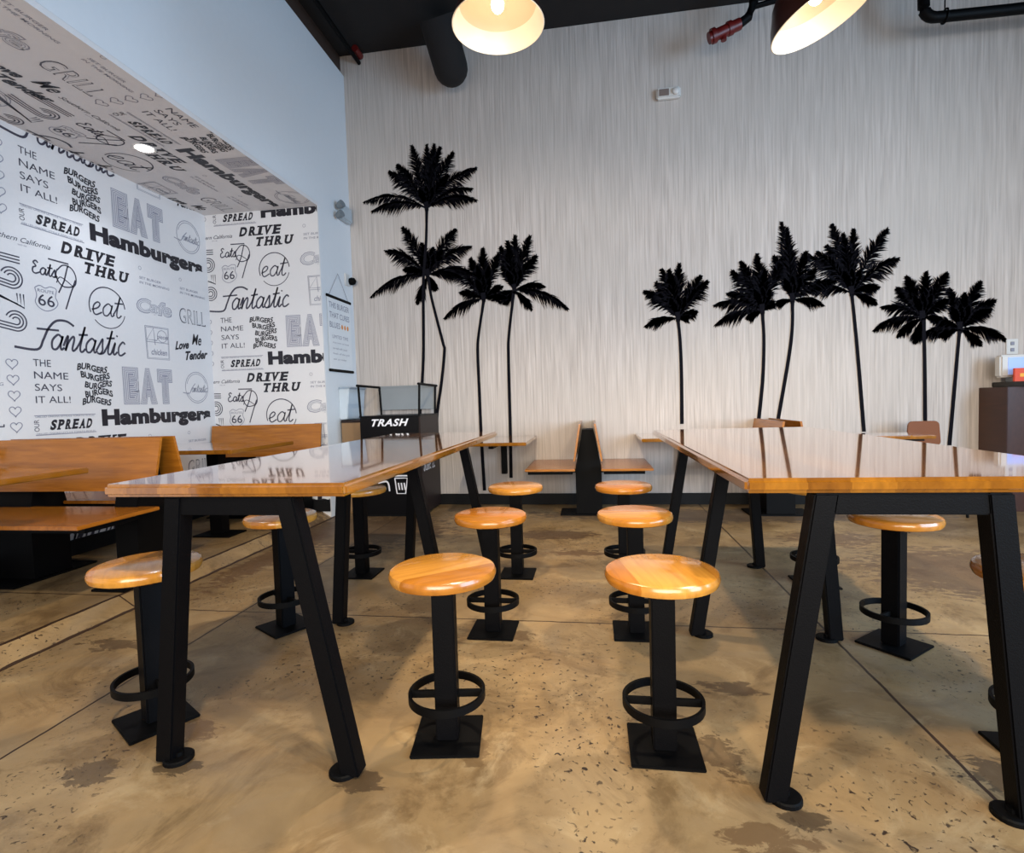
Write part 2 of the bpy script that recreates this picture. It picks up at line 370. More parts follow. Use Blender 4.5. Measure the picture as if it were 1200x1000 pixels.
# wallpaper lettering -------------------------------------------------
INK, INK2, GREY, GROUND = 0, 1, 2, 3
CUR = {
 'a': (.95, [[(.75,.82),(.45,1.0),(.12,.6),(.2,.1),(.5,.06),(.74,.5),(.8,.95),(.74,.4),(.84,.05),(1.05,.2)]]),
 'n': (.98, [[(0,.3),(.16,.9),(.24,.9),(.2,0)], [(.2,0),(.34,.6),(.6,.98),(.72,.8),(.68,.2),(.78,.03),(1.02,.25)]]),
 't': (.62, [[(0,.2),(.25,.8),(.42,1.75),(.28,.5),(.34,.06),(.52,.04),(.68,.25)], [(.02,1.15),(.72,1.22)]]),
 's': (.7, [[(0,.2),(.22,.7),(.4,1.06),(.46,.6),(.52,.25),(.36,0),(.1,.06)], [(.36,0),(.6,.06),(.76,.25)]]),
 'i': (.45, [[(0,.2),(.2,.9),(.16,.2),(.28,.03),(.5,.25)], [(.25,1.35),(.3,1.45)]]),
 'c': (.72, [[(.65,.85),(.4,1),(.12,.6),(.2,.1),(.45,.02),(.78,.25)]]),
 'e': (.78, [[(.03,.35),(.45,.55),(.6,.85),(.4,1.0),(.14,.7),(.16,.2),(.4,.0),(.82,.25)]]),
 'o': (.85, [[(.5,1.0),(.15,.7),(.15,.2),(.45,0),(.72,.3),(.65,.85),(.45,1.0),(.6,.8),(.9,.8)]]),
 'l': (.5, [[(0,.2),(.35,1.2),(.35,1.9),(.2,1.8),(.12,.5),(.25,.03),(.55,.25)]]),
 'r': (.7, [[(0,.2),(.18,1.05),(.3,.85),(.55,.9),(.48,.3),(.55,.03),(.78,.25)]]),
 'h': (.9, [[(0,.2),(.35,1.3),(.3,1.9),(.15,1.6),(.1,0)], [(.1,0),(.3,.75),(.5,.9),(.6,.6),(.6,.1),(.9,.25)]]),
 'u': (.9, [[(0,.4),(.12,.95),(.1,.3),(.3,.02),(.6,.4),(.68,.95),(.62,.2),(.75,.03),(.95,.25)]]),
 'E': (.95, [[(.7,1.55),(.4,1.8),(.12,1.5),(.45,1.05),(.1,.75),(.1,.2),(.45,0),(1.0,.3)]]),
}
def cursive(bm, word, u, v, h, w, mi, shear=.25, adv=1.0, z=0):
    x = 0
    for ch in word:
        a, sts = CUR[ch]
        for st in sts:
            stroke(bm, [(u+(px+x)*h*adv + shear*py*h, v+py*h) for px, py in st], w, mi, z)
        x += a
SERIF = {'D': [(0,.45,1),(0,.45,0)], 'R': [(0,.45,1),(0,.5,0),(.62,1.1,0)], 'I': [(-.6,1.6,1),(-.6,1.6,0)], 'V': [(-.12,.42,1),(.6,1.12,1)], 'E': [(-.1,.5,1),(-.1,.5,0)],
 'T': [(.22,.78,0)], 'H': [(-.08,.42,1),(.58,1.08,1),(-.08,.42,0),(.58,1.08,0)], 'U': [(-.08,.42,1),(.62,1.08,1)], 'S': [], 'P': [(-.1,.4,1),(-.1,.55,0)], 'A': [(-.12,.35,0),(.62,1.12,0)]}
def slab(bm, word, u0, u1, v0, v1, mi, sh=.28):
    n0 = len(bm.verts); wts = [.45 if c == 'I' else 1 for c in word]; gap = .3
    cw = (u1-u0-sh*(v1-v0))/(sum(wts)+gap*(len(word)-1)); x = u0; hb = (v1-v0)*.15
    for c, w in zip(word, wts):
        text_mesh(bm, c, x, x+cw*w, v0, v1, .05, 0, mi)
        for a, b_, t_ in SERIF[c]:
            y0 = v1-hb if t_ else v0
            vs = [bm.verts.new(q) for q in ((x+a*cw*w, y0, .0001), (x+b_*cw*w, y0, .0001), (x+b_*cw*w, y0+hb, .0001), (x+a*cw*w, y0+hb, .0001))]
            bm.faces.new(vs).material_index = mi
        x += cw*(w+gap)
    bm.verts.ensure_lookup_table()
    for v in bm.verts[n0:]: v.co.x += sh*(v.co.y-v0)
def heart(bm, cu, cv, s, mi, w):
    pts = []
    for i in range(33):
        t = 2*math.pi*i/32; pts.append((cu+s*16*math.sin(t)**3/17, cv+s*(13*math.cos(t)-5*math.cos(2*t)-2*math.cos(3*t)-math.cos(4*t))/17))
    stroke(bm, pts, w, mi, sm=False)
def tile(part=None):
    """one repeat of the lettering pattern, drawn at its own u (2.55 .. 4.2) and v (0.98 .. 2.2)"""
    bm = B(); D = part
    h1 = .0004
    slab(bm, 'SPREAD', 2.80, 3.09, 2.085, 2.148, INK)
    for v in (2.175, 2.058): stroke(bm, [(2.715, v), (3.11, v)], .004, GREY)
    for v in (2.168, 2.065): text_mesh(bm, 'GRILLED ONIONS LETTUCE TOMATO PICKLES', 2.72, 3.10, v-.006, v+.006, 0, .1, GREY)
    text_mesh(bm, 'OUR', 2.71, 2.74, 2.08, 2.15, 0, 0, INK2, rot=90)
    text_mesh(bm, 'Hamburgers', 3.155, 4.19, 2.06, 2.205, .06, 0, INK, spacing=1.05)
    slab(bm, 'DRIVE', 2.945, 3.34, 1.953, 2.03, INK)
    slab(bm, 'THRU', 3.085, 3.44, 1.862, 1.938, INK)
    cursive(bm, 'Eats', 2.76, 1.79, .042, .009, INK2, .1, 1.1)
    stroke(bm, [(2.862,1.895),(2.99,1.893),(2.985,1.87)], .009, INK2, sm=False)
    stroke(bm, [(2.985,1.88),(2.955,1.78),(2.915,1.70)], .009, INK2, sm=False)
    stroke(bm, [(2.915,1.86-.02),(2.955,1.878),(3.005,1.872),(3.033,1.83),(3.03,1.775),(3.0,1.752),(2.95,1.745),(2.918,1.77),(2.905,1.81),(2.915,1.845)], .008, INK2)
    stroke(bm, [(3.03,1.80),(2.99,1.70),(2.955,1.605)], .009, INK2, sm=False)
    stroke(bm, [(2.905,1.76),(2.935,1.80),(3.02,1.752)], .006, INK2)
    # route shield
    stroke(bm, [(2.77,1.705),(2.80,1.722),(2.832,1.712),(2.865,1.725),(2.9,1.715),(2.892,1.67),(2.905,1.63),(2.88,1.595),(2.833,1.575),(2.79,1.588),(2.768,1.62),(2.778,1.66),(2.77,1.705)], .005, GREY)
    text_mesh(bm, 'ROUTE', 2.785, 2.885, 1.683, 1.702, .01, 0, GREY)
    text_mesh(bm, '66', 2.785, 2.885, 1.603, 1.672, .005, 0, INK2)
    # eat in a ring
    stroke(bm, circ(3.253, 1.662, .137, 5, 200, 30), .008, INK2, sm=False); stroke(bm, circ(3.253, 1.662, .137, 222, 345, 24), .006, INK2, sm=False)
    cursive(bm, 'eat', 3.125, 1.605, .085, .010, INK2, .18, 1.12)
    # outlined cafe
    text_mesh(bm, 'Cafe', 3.49, 3.82, 1.675, 1.785, .06, .15, GREY); text_mesh(bm, 'Cafe', 3.497, 3.812, 1.681, 1.779, .045, .15, GROUND, h1)
    text_mesh(bm, 'Cafe', 3.505, 3.803, 1.69, 1.77, .01, .15, GREY, 2*h1); text_mesh(bm, 'Cafe', 3.508, 3.80, 1.693, 1.767, -.012, .15, GROUND, 3*h1)
    text_mesh(bm, 'GRILL', 3.90, 4.19, 1.655, 1.775, .004, 0, INK2)
    text_mesh(bm, 'GRILL', 3.907, 4.183, 1.662, 1.768, -.014, 0, GROUND, h1)
    for u in (3.53, 3.92):
        text_mesh(bm, 'SET BURGER', u, u+.2, 1.922, 1.94, .005, .1, GREY); text_mesh(bm, 'IN THE MORNING', u, u+.28, 1.888, 1.906, .005, .1, GREY)
        stroke(bm, circ(u+.01, 2.0, .012), .003, GREY, sm=False)
    # fantastic
    stroke(bm, [(2.632,1.343),(2.76,1.338),(2.80,1.40),(2.835,1.47),(2.885,1.522),(2.95,1.53),(3.0,1.505)], .014, INK2)
    stroke(bm, [(2.765,1.462),(2.90,1.466)], .012, INK2)
    cursive(bm, 'antastic', 2.832, 1.345, .095, .013, INK2, .22, .93)
    # boxed numeral
    for d in (0, .008): stroke(bm, [(3.552+d,1.585-d),(3.775-d,1.588-d),(3.772-d,1.345+d),(3.56+d,1.343+d),(3.552+d,1.585-d)], .004, GREY, sm=False)
    stroke(bm, [(3.64,1.45),(3.63,1.575),(3.565,1.485),(3.66,1.485)], .006, GREY, sm=False); stroke(bm, circ(3.71, 1.52, .045), .004, GREY, sm=False)
    text_mesh(bm, 'pieces', 3.66, 3.77, 1.49, 1.53, .01, .2, GREY); text_mesh(bm, 'chicken', 3.60, 3.75, 1.375, 1.42, .015, .2, GREY)
    stroke(bm, [(3.56,1.47),(3.77,1.47)], .004, GREY)
    # Love Me Tender
    text_mesh(bm, 'Love', 3.835, 3.985, 1.43, 1.52, .04, .35, INK, curve=lambda a, b: (a, b*.75+a*.25)); text_mesh(bm, 'Me', 4.02, 4.13, 1.49, 1.58, .015, .35, INK)
    text_mesh(bm, 'Tender', 3.94, 4.195, 1.355, 1.46, .04, .35, INK, curve=lambda a, b: (a, b*.7+a*.3))
    for v in (1.245, 1.155, 1.065, .975, .885): heart(bm, 2.612, v, .034, GREY, .005)
    for i, s in enumerate(('THE', 'NAME', 'SAYS', 'IT ALL!')):
        text_mesh(bm, s, 2.73, (2.835, 2.94, 2.895, 2.945)[i], 1.238-.073*i, 1.28-.073*i, 0, 0, INK2)
    for i in range(5):
        sh = (.0, .015, .03, .03, .015)[i]
        text_mesh(bm, 'BURGERS', 3.01+sh*1.5-.01, 3.22+sh, 1.225-.054*i, 1.268-.054*i, .035, (.2, -.1, .25, -.1, .15)[i], INK,
                  curve=lambda a, b, i=i: (a, b+.25*math.sin(a*6+i*1.4)))
    for k, (off, mi) in enumerate(((.14, GREY), (.118, GROUND), (.10, GREY), (.078, GROUND), (.06, GREY), (.038, GROUND), (.02, GREY), (-.002, GROUND), (-.02, GREY))):
        for j, (c, u0, u1) in enumerate((('E', 3.335, 3.47), ('A', 3.475, 3.63), ('T', 3.64, 3.785))):
            d = k*.0055
            text_mesh(bm, c, u0+d, u1-d, 1.005+d, 1.27-d, off, 0, mi, k*h1*.6)
    stroke(bm, circ(4.048, 1.137, .128), .005, GREY, sm=False); stroke(bm, circ(4.048, 1.137, .112, 20, 165), .004, GREY, sm=False); stroke(bm, circ(4.048, 1.137, .112, 200, 345), .004, GREY, sm=False)
    stroke(bm, [(3.89,1.095),(3.96,1.09),(3.99,1.13),(4.03,1.17)], .006, GREY); cursive(bm, 'antastic', 3.985, 1.10, .035, .005, GREY, .2, .85)
    # striped numerals, turned on their side
    for k in range(3):
        d = .018*k
        stroke(bm, [(2.45, 1.866-d), (2.695, 1.86-d)], .0075, INK2)
        for cx_, cy_, rr in ((2.643, 1.733, .059-d), (2.652, 1.490, .057-d)):
            stroke(bm, circ(cx_, cy_, rr, 155, -90, 20) + [(2.57, cy_-rr+.012), (2.45, cy_-rr+.04)], .0075, INK2, sm=False)
        stroke(bm, [(2.45, 1.675-d*.6), (2.704-d, 1.570+d*.5), (2.702-d, 1.65)], .0075, INK2, sm=False)
    text_mesh(bm, 'Southern California', 2.52, 2.882, 1.95, 1.98, .0, .4, INK2)
    text_mesh(bm, 'SINCE 1969', 2.69, 2.74, 1.93, 1.938, 0, 0, GREY)
    return bm
def paper(name, parent, shifts, rect, mat4, tile_me):
    bm = B()
    for du, dv in shifts:
        n0 = len(bm.verts); bm.from_mesh(tile_me); bm.verts.ensure_lookup_table()
        for v in bm.verts[n0:]: v.co.x += du; v.co.y += dv
    u0, u1, v0, v1 = rect
    for co, no in (((u0, 0, 0), (-1, 0, 0)), ((u1, 0, 0), (1, 0, 0)), ((0, v0, 0), (0, -1, 0)), ((0, v1, 0), (0, 1, 0))):
        bmesh.ops.bisect_plane(bm, geom=bm.verts[:]+bm.edges[:]+bm.faces[:], plane_co=co, plane_no=no, clear_outer=True)
    for v in bm.verts: v.co.z += .0012
    bm.transform(mat4)
    me = bpy.data.meshes.new(name); bm.to_mesh(me); bm.free()
    for m_ in (M_INK, M_INK2, M_GREY, M_PAPER2): me.materials.append(m_)
    o = bpy.data.objects.new(name, me); COL.objects.link(o); o.parent = parent
    return o
tb = tile(); tile_me = bpy.data.meshes.new('lettering_tile'); tb.to_mesh(tile_me); tb.free()
PV = 1.23
SW = [(0, PV*k) for k in (-1, 0, 1)] + [(-1.64, .46+PV*k) for k in (-2, -1, 0, 1)]
# left wall: u -> +y, v -> +z, out -> +x
paper('wallpaper_lettering', wal, SW, (1.0, AY-.002, AF+.1, AZ-.002), Matrix(((0,0,1,AX),(1,0,0,0),(0,1,0,0),(0,0,0,1))), tile_me)['label'] = 'black and grey retro diner lettering on the wallpaper'
# far wall: u -> +x (x = u - 5.88), v -> +z (+0.455), out -> -y
paper('wallpaper_lettering', waf, [(0, .455+PV*k) for k in (-2, -1, 0, 1)], (2.632, 5.88+WX-.004, AF+.1, AZ-.002), Matrix(((1,0,0,-5.88),(0,0,-1,AY),(0,1,0,0),(0,0,0,1))), tile_me)['label'] = 'black and grey retro diner lettering on the wallpaper'
# ceiling: u -> +y, v -> +x (x = v - 4.685), out -> -z
paper('wallpaper_lettering', cea, [(0, PV*k) for k in (0, 1)] + [(-1.64, .46), (-1.64, .46-PV), (-1.64, .46+PV)], (.3, AY-.002, 1.44, 2.466), Matrix(((0,1,0,-4.685),(1,0,0,0),(0,0,-1,AZ),(0,0,0,1))), tile_me)['label'] = 'black and grey retro diner lettering on the soffit'

# palm mural: flat silhouettes printed on the back wall ------------------
PALMS = [
  ((-1.464, 2.734), [(-2.077, 2.837), (-2.001, 2.746), (-1.818, 3.098), (-1.738, 3.153), (-1.588, 3.314), (-1.442, 3.31), (-1.37, 3.307), (-1.317, 3.277), (-1.195, 3.215), (-0.983, 3.052), (-1.031, 2.873), (-0.992, 2.768), (-1.251, 3.015)], [(-1.465, 2.715), (-1.483, 2.423), (-1.523, 2.053), (-1.549, 1.371), (-1.607, 0.8), (-1.599, 0.575)]),
  ((-1.478, 2.128), [(-1.705, 2.586), (-1.882, 2.378), (-1.71, 2.197), (-2.048, 1.952), (-1.59, 1.873), (-1.404, 1.989), (-1.193, 2.527), (-1.059, 2.362), (-1.025, 2.101), (-1.144, 2.078), (-1.524, 2.426), (-1.416, 2.377), (-1.329, 2.35)], [(-1.475, 2.112), (-1.449, 1.916), (-1.358, 1.512), (-1.345, 1.425), (-1.383, 1.143), (-1.43, 0.891), (-1.454, 0.692)]),
  ((-0.96, 1.881), [(-1.341, 1.722), (-1.181, 1.955), (-1.073, 2.26), (-0.953, 2.344), (-0.806, 2.283), (-1.27, 2.2), (-0.784, 1.983), (-0.905, 2.176), (-1.011, 2.183), (-0.745, 1.878)], [(-0.961, 1.865), (-1.018, 1.559), (-1.032, 1.396), (-1.028, 1.037), (-1.023, 0.604), (-1.009, 0.128)]),
  ((-0.676, 1.941), [(-0.794, 2.343), (-0.655, 2.435), (-0.52, 2.419), (-0.467, 2.239), (-0.398, 1.96), (-0.192, 1.745), (-0.522, 1.762), (-0.778, 1.828), (-0.883, 1.865), (-0.778, 2.168), (-0.729, 2.39)], [(-0.684, 1.918), (-0.738, 1.546), (-0.748, 1.338), (-0.751, 0.717), (-0.757, 0.245)]),
  ((0.745, 1.616), [(0.459, 1.871), (0.463, 1.563), (0.564, 1.941), (0.612, 2.052), (0.761, 2.089), (0.943, 1.974), (0.997, 1.924), (0.903, 1.665), (0.828, 1.622), (0.677, 2.047)], [(0.745, 1.601), (0.759, 1.424), (0.766, 1.129), (0.764, 0.706)]),
  ((1.435, 1.645), [(1.048, 1.544), (1.04, 1.714), (1.15, 1.811), (1.188, 1.996), (1.26, 2.075), (1.394, 2.13), (1.31, 1.587), (1.614, 2.097), (1.524, 1.715), (1.455, 1.997)], [(1.435, 1.623), (1.444, 1.393), (1.432, 1.069), (1.398, 0.735)]),
  ((1.673, 1.724), [(1.589, 2.382), (1.526, 2.103), (1.666, 2.148), (1.541, 1.696), (1.915, 1.666), (2.018, 1.861), (1.856, 1.971), (1.787, 2.121), (1.632, 2.333)], [(1.673, 1.71), (1.669, 1.49), (1.64, 1.241), (1.554, 0.731)]),
  ((2.132, 1.754), [(1.751, 2.095), (1.759, 1.789), (1.936, 2.16), (1.977, 2.332), (2.146, 2.28), (2.406, 2.261), (2.487, 2.015), (2.322, 1.653), (2.34, 1.793), (1.863, 2.107), (2.064, 2.248)], [(2.132, 1.74), (2.152, 1.536), (2.185, 1.148), (2.225, 0.608)]),
  ((2.664, 1.524), [(2.292, 1.436), (2.355, 1.628), (2.472, 1.379), (2.47, 1.776), (2.541, 1.868), (2.69, 1.897), (2.844, 1.877), (2.606, 1.324), (2.849, 1.658), (2.798, 1.508)], [(2.671, 1.51), (2.679, 1.199), (2.686, 0.683)]),
  ((2.938, 1.421), [(2.623, 1.362), (2.782, 1.364), (2.728, 1.502), (2.852, 1.753), (3.085, 1.796), (3.189, 1.639), (3.281, 1.313), (3.091, 1.283), (3.159, 1.565), (2.97, 1.708)], [(2.933, 1.408), (2.917, 1.189), (2.886, 0.748), (2.867, 0.483)]),
]
PLAB = ['tallest palm silhouette, high crown above another palm, above the trash station', 'palm silhouette with drooping crown just below the tallest palm on the left',
 'leaning palm silhouette third from the left with a low drooping frond', 'palm silhouette fourth from the left, long frond drooping right, alone beside bare wall',
 'lone short palm silhouette in the middle of the wall', 'round headed palm silhouette left of the two overlapping crowns on the right',
 'palm silhouette with one frond pointing straight up, right of the round headed palm', 'large palm silhouette with wide tall crown, tallest of the right hand row',
 'palm silhouette second from the right end of the wall', 'rightmost palm silhouette, nearest the dark brown counter']
def frond(bm, c, t, wid, seed, z=0):
    rnd = random.Random(seed)
    c = Vector(c); t = Vector(t); d = t-c; L_ = d.length
    hz = abs(d.x)/L_; mid = (c+t)/2 + Vector((0, L_*(.04+.22*hz)*(1 if d.y > -L_*.9 else .4)))
    n = 30; P = [(1-s)**2*c + 2*s*(1-s)*mid + s*s*t for s in [i/n for i in range(n+1)]]
    stroke(bm, P, .014, 0, z, sm=False, w2=.004)
    for i in range(3, n):
        s = i/n; tg = (P[i+1]-P[i-1]).normalized(); nr = Vector((-tg.y, tg.x))
        prof = min(1, s*2.6)*(1 if s < .5 else 1-.85*(s-.5)/.5)
        for sd in (-1, 1):
            for q in range(3):
                ln = wid*prof*rnd.uniform(.6, 1.15)
                dr = (tg*rnd.uniform(.7, 1.3) + nr*sd*rnd.uniform(.5, .85) + Vector((0, -.55*hz))).normalized()
                b0 = P[i] - tg*.006 + tg*.005*q; tip = b0 + dr*ln + Vector((0, -.18*ln))
                w = Vector((-dr.y, dr.x))*.0046; md = b0 + dr*ln*.5
                vs = [bm.verts.new((p.x, p.y, z)) for p in (b0-w*.6, md-w, tip, md+w, b0+w*.6)]
                bm.faces.new(vs)
for k, (c, tips, trunk) in enumerate(PALMS):
    bm = B()
    for j, t in enumerate(tips):
        L_ = math.hypot(t[0]-c[0], t[1]-c[1])
        frond(bm, c, t, min(.135, .06+.16*L_), k*40+j, j*.00012)
    for j in range(3):
        a = R(65+j*25); frond(bm, c, (c[0]+.15*math.cos(a), c[1]+.2*math.sin(a)), .07, 900+k*7+j, .0018+j*.00012)
    stroke(bm, [(c[0]-.005, c[1]+.06), (c[0], c[1]-.02), trunk[0], (trunk[0][0]*.6+trunk[1][0]*.4, trunk[0][1]*.6+trunk[1][1]*.4)], .042, 0, .0023, w2=.024)
    stroke(bm, trunk, .024, 0, .0025, w2=.031)
    bm.transform(Matrix(((1,0,0,0),(0,0,-1,WY-.004),(0,1,0,0),(0,0,0,1))))
    o = link('palm_silhouette', bm, M_PALM); tag(o, PLAB[k], 'wall mural', 'printed palm silhouettes on the back wall')

# ------------------------------------------------------------------ communal tables
def comm_table(label, x0, x1, y0, y1, T, fr, rname='communal_table'):
    """fr: frames as (y, foot left, foot right, top left, top right)"""
    cx, cy = (x0+x1)/2, (y0+y1)/2
    t = thing(rname, label, 'table', (cx, cy, 0), 0, 'long communal tables')
    hx, hy = (x1-x0)/2, (y1-y0)/2
    b = bx(B(), -hx, hx, -hy, hy, T-.034, T, .009, seg=3); link('tabletop', b, M_TABLE, t, smooth=True)
    for (y, fl, frt, tl, tr) in fr:
        y -= cy
        for f, tp in ((fl, tl), (frt, tr)):
            b = B(); f_ = f-cx; t_ = tp-cx; h = .025
            prism(b, [(f_-h, .004), (f_+h, .004), (t_+h, T-.035), (t_-h, T-.035)], 'y', y-h, y+h)
            bmesh.ops.bevel(b, geom=list(b.edges), offset=.004, segments=2, affect='EDGES')
            lg = link('leg', b, M_BLACK, t, smooth=True)
            b = B(); s = 1 if f < (fl+frt)/2 else -1
            lathe(b, [(.0, .012), (.034, .012), (.038, .009), (.038, 0), (.0, 0)], 24)
            lathe(b, [(0, .022), (.011, .022), (.011, .012)], 6)
            bmesh.ops.translate(b, verts=b.verts, vec=(f_+s*.027, y, 0))
            link('foot_plate', b, M_BLACKM, lg)
        b = bx(B(), tl-cx-.02, tr-cx+.02, y-.021, y+.021, T-.083, T-.035, .003); link('cross_rail', b, M_BLACK, t)
    b = bx(B(), -.03, .03, fr[0][0]-cy+.02, fr[-1][0]-cy-.02, T-.075, T-.035, .003); link('long_rail', b, M_BLACK, t)
    return t
comm_table('long wooden communal table on the left, its far end near the trash station', -1.29, -.605, 1.238, 3.36, .76,
           [(1.27, -1.165, -.632, -1.09, -.778), (2.175, -1.118, -.632, -1.062, -.765), (3.08, -1.115, -.63, -1.06, -.765)])
comm_table('long wooden communal table on the right, running off the right edge', .335, 1.166, 1.265, 3.18, .76,
           [(1.295, .397, .922, .508, .852), (2.18, .385, .895, .505, .84), (3.08, .385, .885, .505, .835)])

# ------------------------------------------------------------------ stools
def make_stool():
    t = thing('bar_stool', '', 'stool', (0, 0, 0), 0, 'round seated pedestal stools at the communal tables')
    b = B(); H = .4925; r = .149
    prof = [(0, H-.034), (r-.012, H-.034), (r-.004, H-.030), (r, H-.020), (r, H-.013), (r-.004, H-.004), (r-.013, H), (0, H)]
    lathe(b, prof, 64); bmesh.ops.remove_doubles(b, verts=b.verts, dist=1e-5)
    link('seat', b, M_SEAT, t, smooth=True)
    link('mounting_plate', bx(B(), -.085, .085, -.085, .085, H-.041, H-.034, .002), M_BLACKM, t)
    link('post', bx(B(), -.031, .031, -.031, .031, .008, H-.041, .004), M_BLACK, t, smooth=True)
    b = B(); n = 56
    for i in range(n):
        a0, a1 = 2*math.pi*i/n, 2*math.pi*(i+1)/n
        v = [b.verts.new((rr*math.cos(a), rr*math.sin(a), z)) for a in (a0, a1) for rr, z in ((.108, .118), (.108, .140), (.100, .140), (.100, .118))]
        for q in ((0,1,5,4),(1,2,6,5),(2,3,7,6),(3,0,4,7)): b.faces.new([v[j] for j in q])
    bmesh.ops.remove_doubles(b, verts=b.verts, dist=1e-5)
    fr = link('foot_ring', b, M_BLACKM, t, smooth=True)
    for s in (-1, 1): link('spoke', bx(B(), min(s*.030, s*.102), max(s*.030, s*.102), -.004, .004, .119, .139), M_BLACKM, fr)
    link('base_plate', bx(B(), -.093, .093, -.093, .093, 0, .009, .002), M_BLACKM, t)
    return t
STOOLS = [
 (-.426, 1.44, 8, -52, 'round wooden stool nearest the camera in the aisle, left of the front pair'),
 (.170, 1.457, 0, 12, 'round wooden stool nearest the camera in the aisle, right of the front pair'),
 (-.426, 2.15, 0, 80, 'aisle stool by the left table, second from the camera'),
 (.155, 2.185, 0, 95, 'aisle stool by the right table, second from the camera'),
 (-.426, 2.877, 0, 100, 'farthest aisle stool by the left table, in front of the left booth seat'),
 (.150, 2.89, 0, 60, 'farthest aisle stool by the right table, in front of the right booth seat'),
 (-1.353, 1.432, -32, 40, 'stool seen behind the front left leg of the left table, near the alcove'),
 (-1.337, 2.12, -32, 20, 'alcove side stool of the left table seen between its front legs'),
 (-1.303, 2.83, 0, 50, 'farthest alcove side stool of the left table'),
 (1.118, 1.515, 0, 30, 'stool mostly hidden behind the front right leg of the right table'),
 (1.088, 2.15, 40, 70, 'stool under the right table seen between its two front legs'),
 (1.07, 2.83, 0, 15, 'farthest stool on the counter side of the right table'),
]
first = make_stool()
for k, (x, y, rz, sr, lab) in enumerate(STOOLS):
    if k == 0: s = first; s.location = (x, y, 0); s.rotation_euler = (0, 0, R(rz)); s['label'] = lab
    else: s = dup(first, (x, y, 0), R(rz), lab)
    for ch in s.children:
        if ch.name.startswith('seat'): ch.rotation_euler = (0, 0, R(sr-rz))

# ------------------------------------------------------------------ booths
def booth(name, label, loc, rotz, L0, L1, seat_h, top_h, peds, sides=(-1, 1), group='wooden booth benches', ped_y=.13, sd=(.10, .49), lean=(.098, .05), plates=True, gap=.06):
    """double bench: local x runs across the two seats, local y along their length (L0..L1)"""
    t = thing(name, label, 'bench', loc, rotz, group)
    for s in sides:
        x0, x1 = sorted((s*sd[0], s*sd[1]))
        link('seat', bx(B(), x0, x1, L0, L1, seat_h-.018, seat_h, .003), M_BENCH, t)
        link('seat_frame', bx(B(), x0+.02, x1-.06 if s > 0 else x1-.02, L0+.03, L1-.03, seat_h-.045, seat_h-.018), M_BLACKM, t)
        b = B(); zb, zt = seat_h+gap, top_h
        xb, xt = s*lean[0], s*lean[1]; w = s*.015
        prism(b, [(xb, zb), (xb+w, zb), (xt+w, zt), (xt, zt)], 'y', L0, L1)
        link('backrest', b, M_BENCHX, t)
    for (p0, p1) in peds:
        b = B(); zt = top_h-.055
        a = [(-lean[0]+.004, seat_h+.03), (-lean[1]+.004, zt), (lean[1]-.004, zt), (lean[0]-.004, seat_h+.03)]
        body = [(-.105, .01), (-.105, seat_h-.06)]
        if -1 in sides: body += [(-.44, seat_h-.03), (-.44, seat_h-.018), (-.105, seat_h-.018)]
        else: body = [(-.03, .01)]; a[0] = (-.03, seat_h); a[1] = (-.03, zt)
        rt_ = []
        if 1 in sides: rt_ = [(.105, seat_h-.018), (.44, seat_h-.018), (.44, seat_h-.03), (.105, seat_h-.06), (.105, .01)]
        else: rt_ = [(.03, .01)]; a[2] = (.03, zt); a[3] = (.03, seat_h)
        prism(b, body + a + rt_, 'y', p0, p1)
        link('pedestal', b, M_BLACKM, t)
        link('base_plate', bx(B(), -.235 if -1 in sides else -.05, .235 if 1 in sides else .05, p0-.03, p1+.03, 0, .012, .002), M_BLACKM, t)
    return t
booth('double_bench', 'back to back wooden booth bench against the back wall, between the two aisle stool rows', (-.047, 4.5, 0), 0, -.35, .355, .41, .757, [(-.10, .10)])
booth('double_bench', 'back to back bench whose top edge shows behind the right communal table', (1.425, 4.5, 0), 0, -.35, .355, .41, .742, [(-.10, .10)])
booth('double_bench', 'long back to back wooden bench in the alcove, nearest its wallpapered wall of hamburgers', (-2.735, 2.533, AF), R(-90), -.505, .515, .40, .756, [(-.475, -.24), (.27, .40)], lean=(.098, .035), sd=(.08, .53), gap=.085)
booth('wall_bench', 'single wooden booth bench against the far papered wall of the alcove', (-2.735, 4.175, AF), R(-90), -.49, .505, .40, .75, [(-.38, -.12), (.12, .38)], sides=(1,), lean=(.03, -.01), sd=(.06, .50), gap=.085)

def booth_table(label, x0, x1, y0, y1, top, wall=None, ped=None, floor=0):
    cx, cy = (x0+x1)/2, (y0+y1)/2
    t = thing('booth_table', label, 'table', (cx, cy, floor), 0, 'small booth tables')
    link('tabletop', bx(B(), x0-cx, x1-cx, y0-cy, y1-cy, top-.026-floor, top-floor, .004, seg=2), M_TABLE, t, smooth=True)
    if wall is not None:
        b = bx(B(), wall-cx-.025, wall-cx+.025, y1-cy-.045, y1-cy-.003, .288, top-.0265, .003); link('wall_bracket', b, M_BLACKM, t)
        b = bx(B(), wall-cx-.02, wall-cx+.02, y0-cy+.15, y1-cy-.046, top-.06, top-.0265, .003); link('arm', b, M_BLACKM, t)
    if ped:
        px, py = ped[0]-cx, ped[1]-cy
        link('post', bx(B(), px-.045, px+.045, py-.045, py+.045, .01, top-floor-.04, .004), M_BLACKM, t)
        link('top_plate', bx(B(), px-.15, px+.15, py-.12, py+.12, top-floor-.04, top-floor-.027, .002), M_BLACKM, t)
        link('base_plate', bx(B(), px-.14, px+.14, py-.10, py+.10, 0, .01, .002), M_BLACKM, t)
    return t
booth_table('small booth table at the back wall left of the middle bench', -1.08, -.507, 4.045, WY-.012, .632, wall=-.81)
booth_table('small booth table at the back wall between the middle bench and the right bench', .362, 1.0, 4.19, WY-.012, .632, wall=.75)
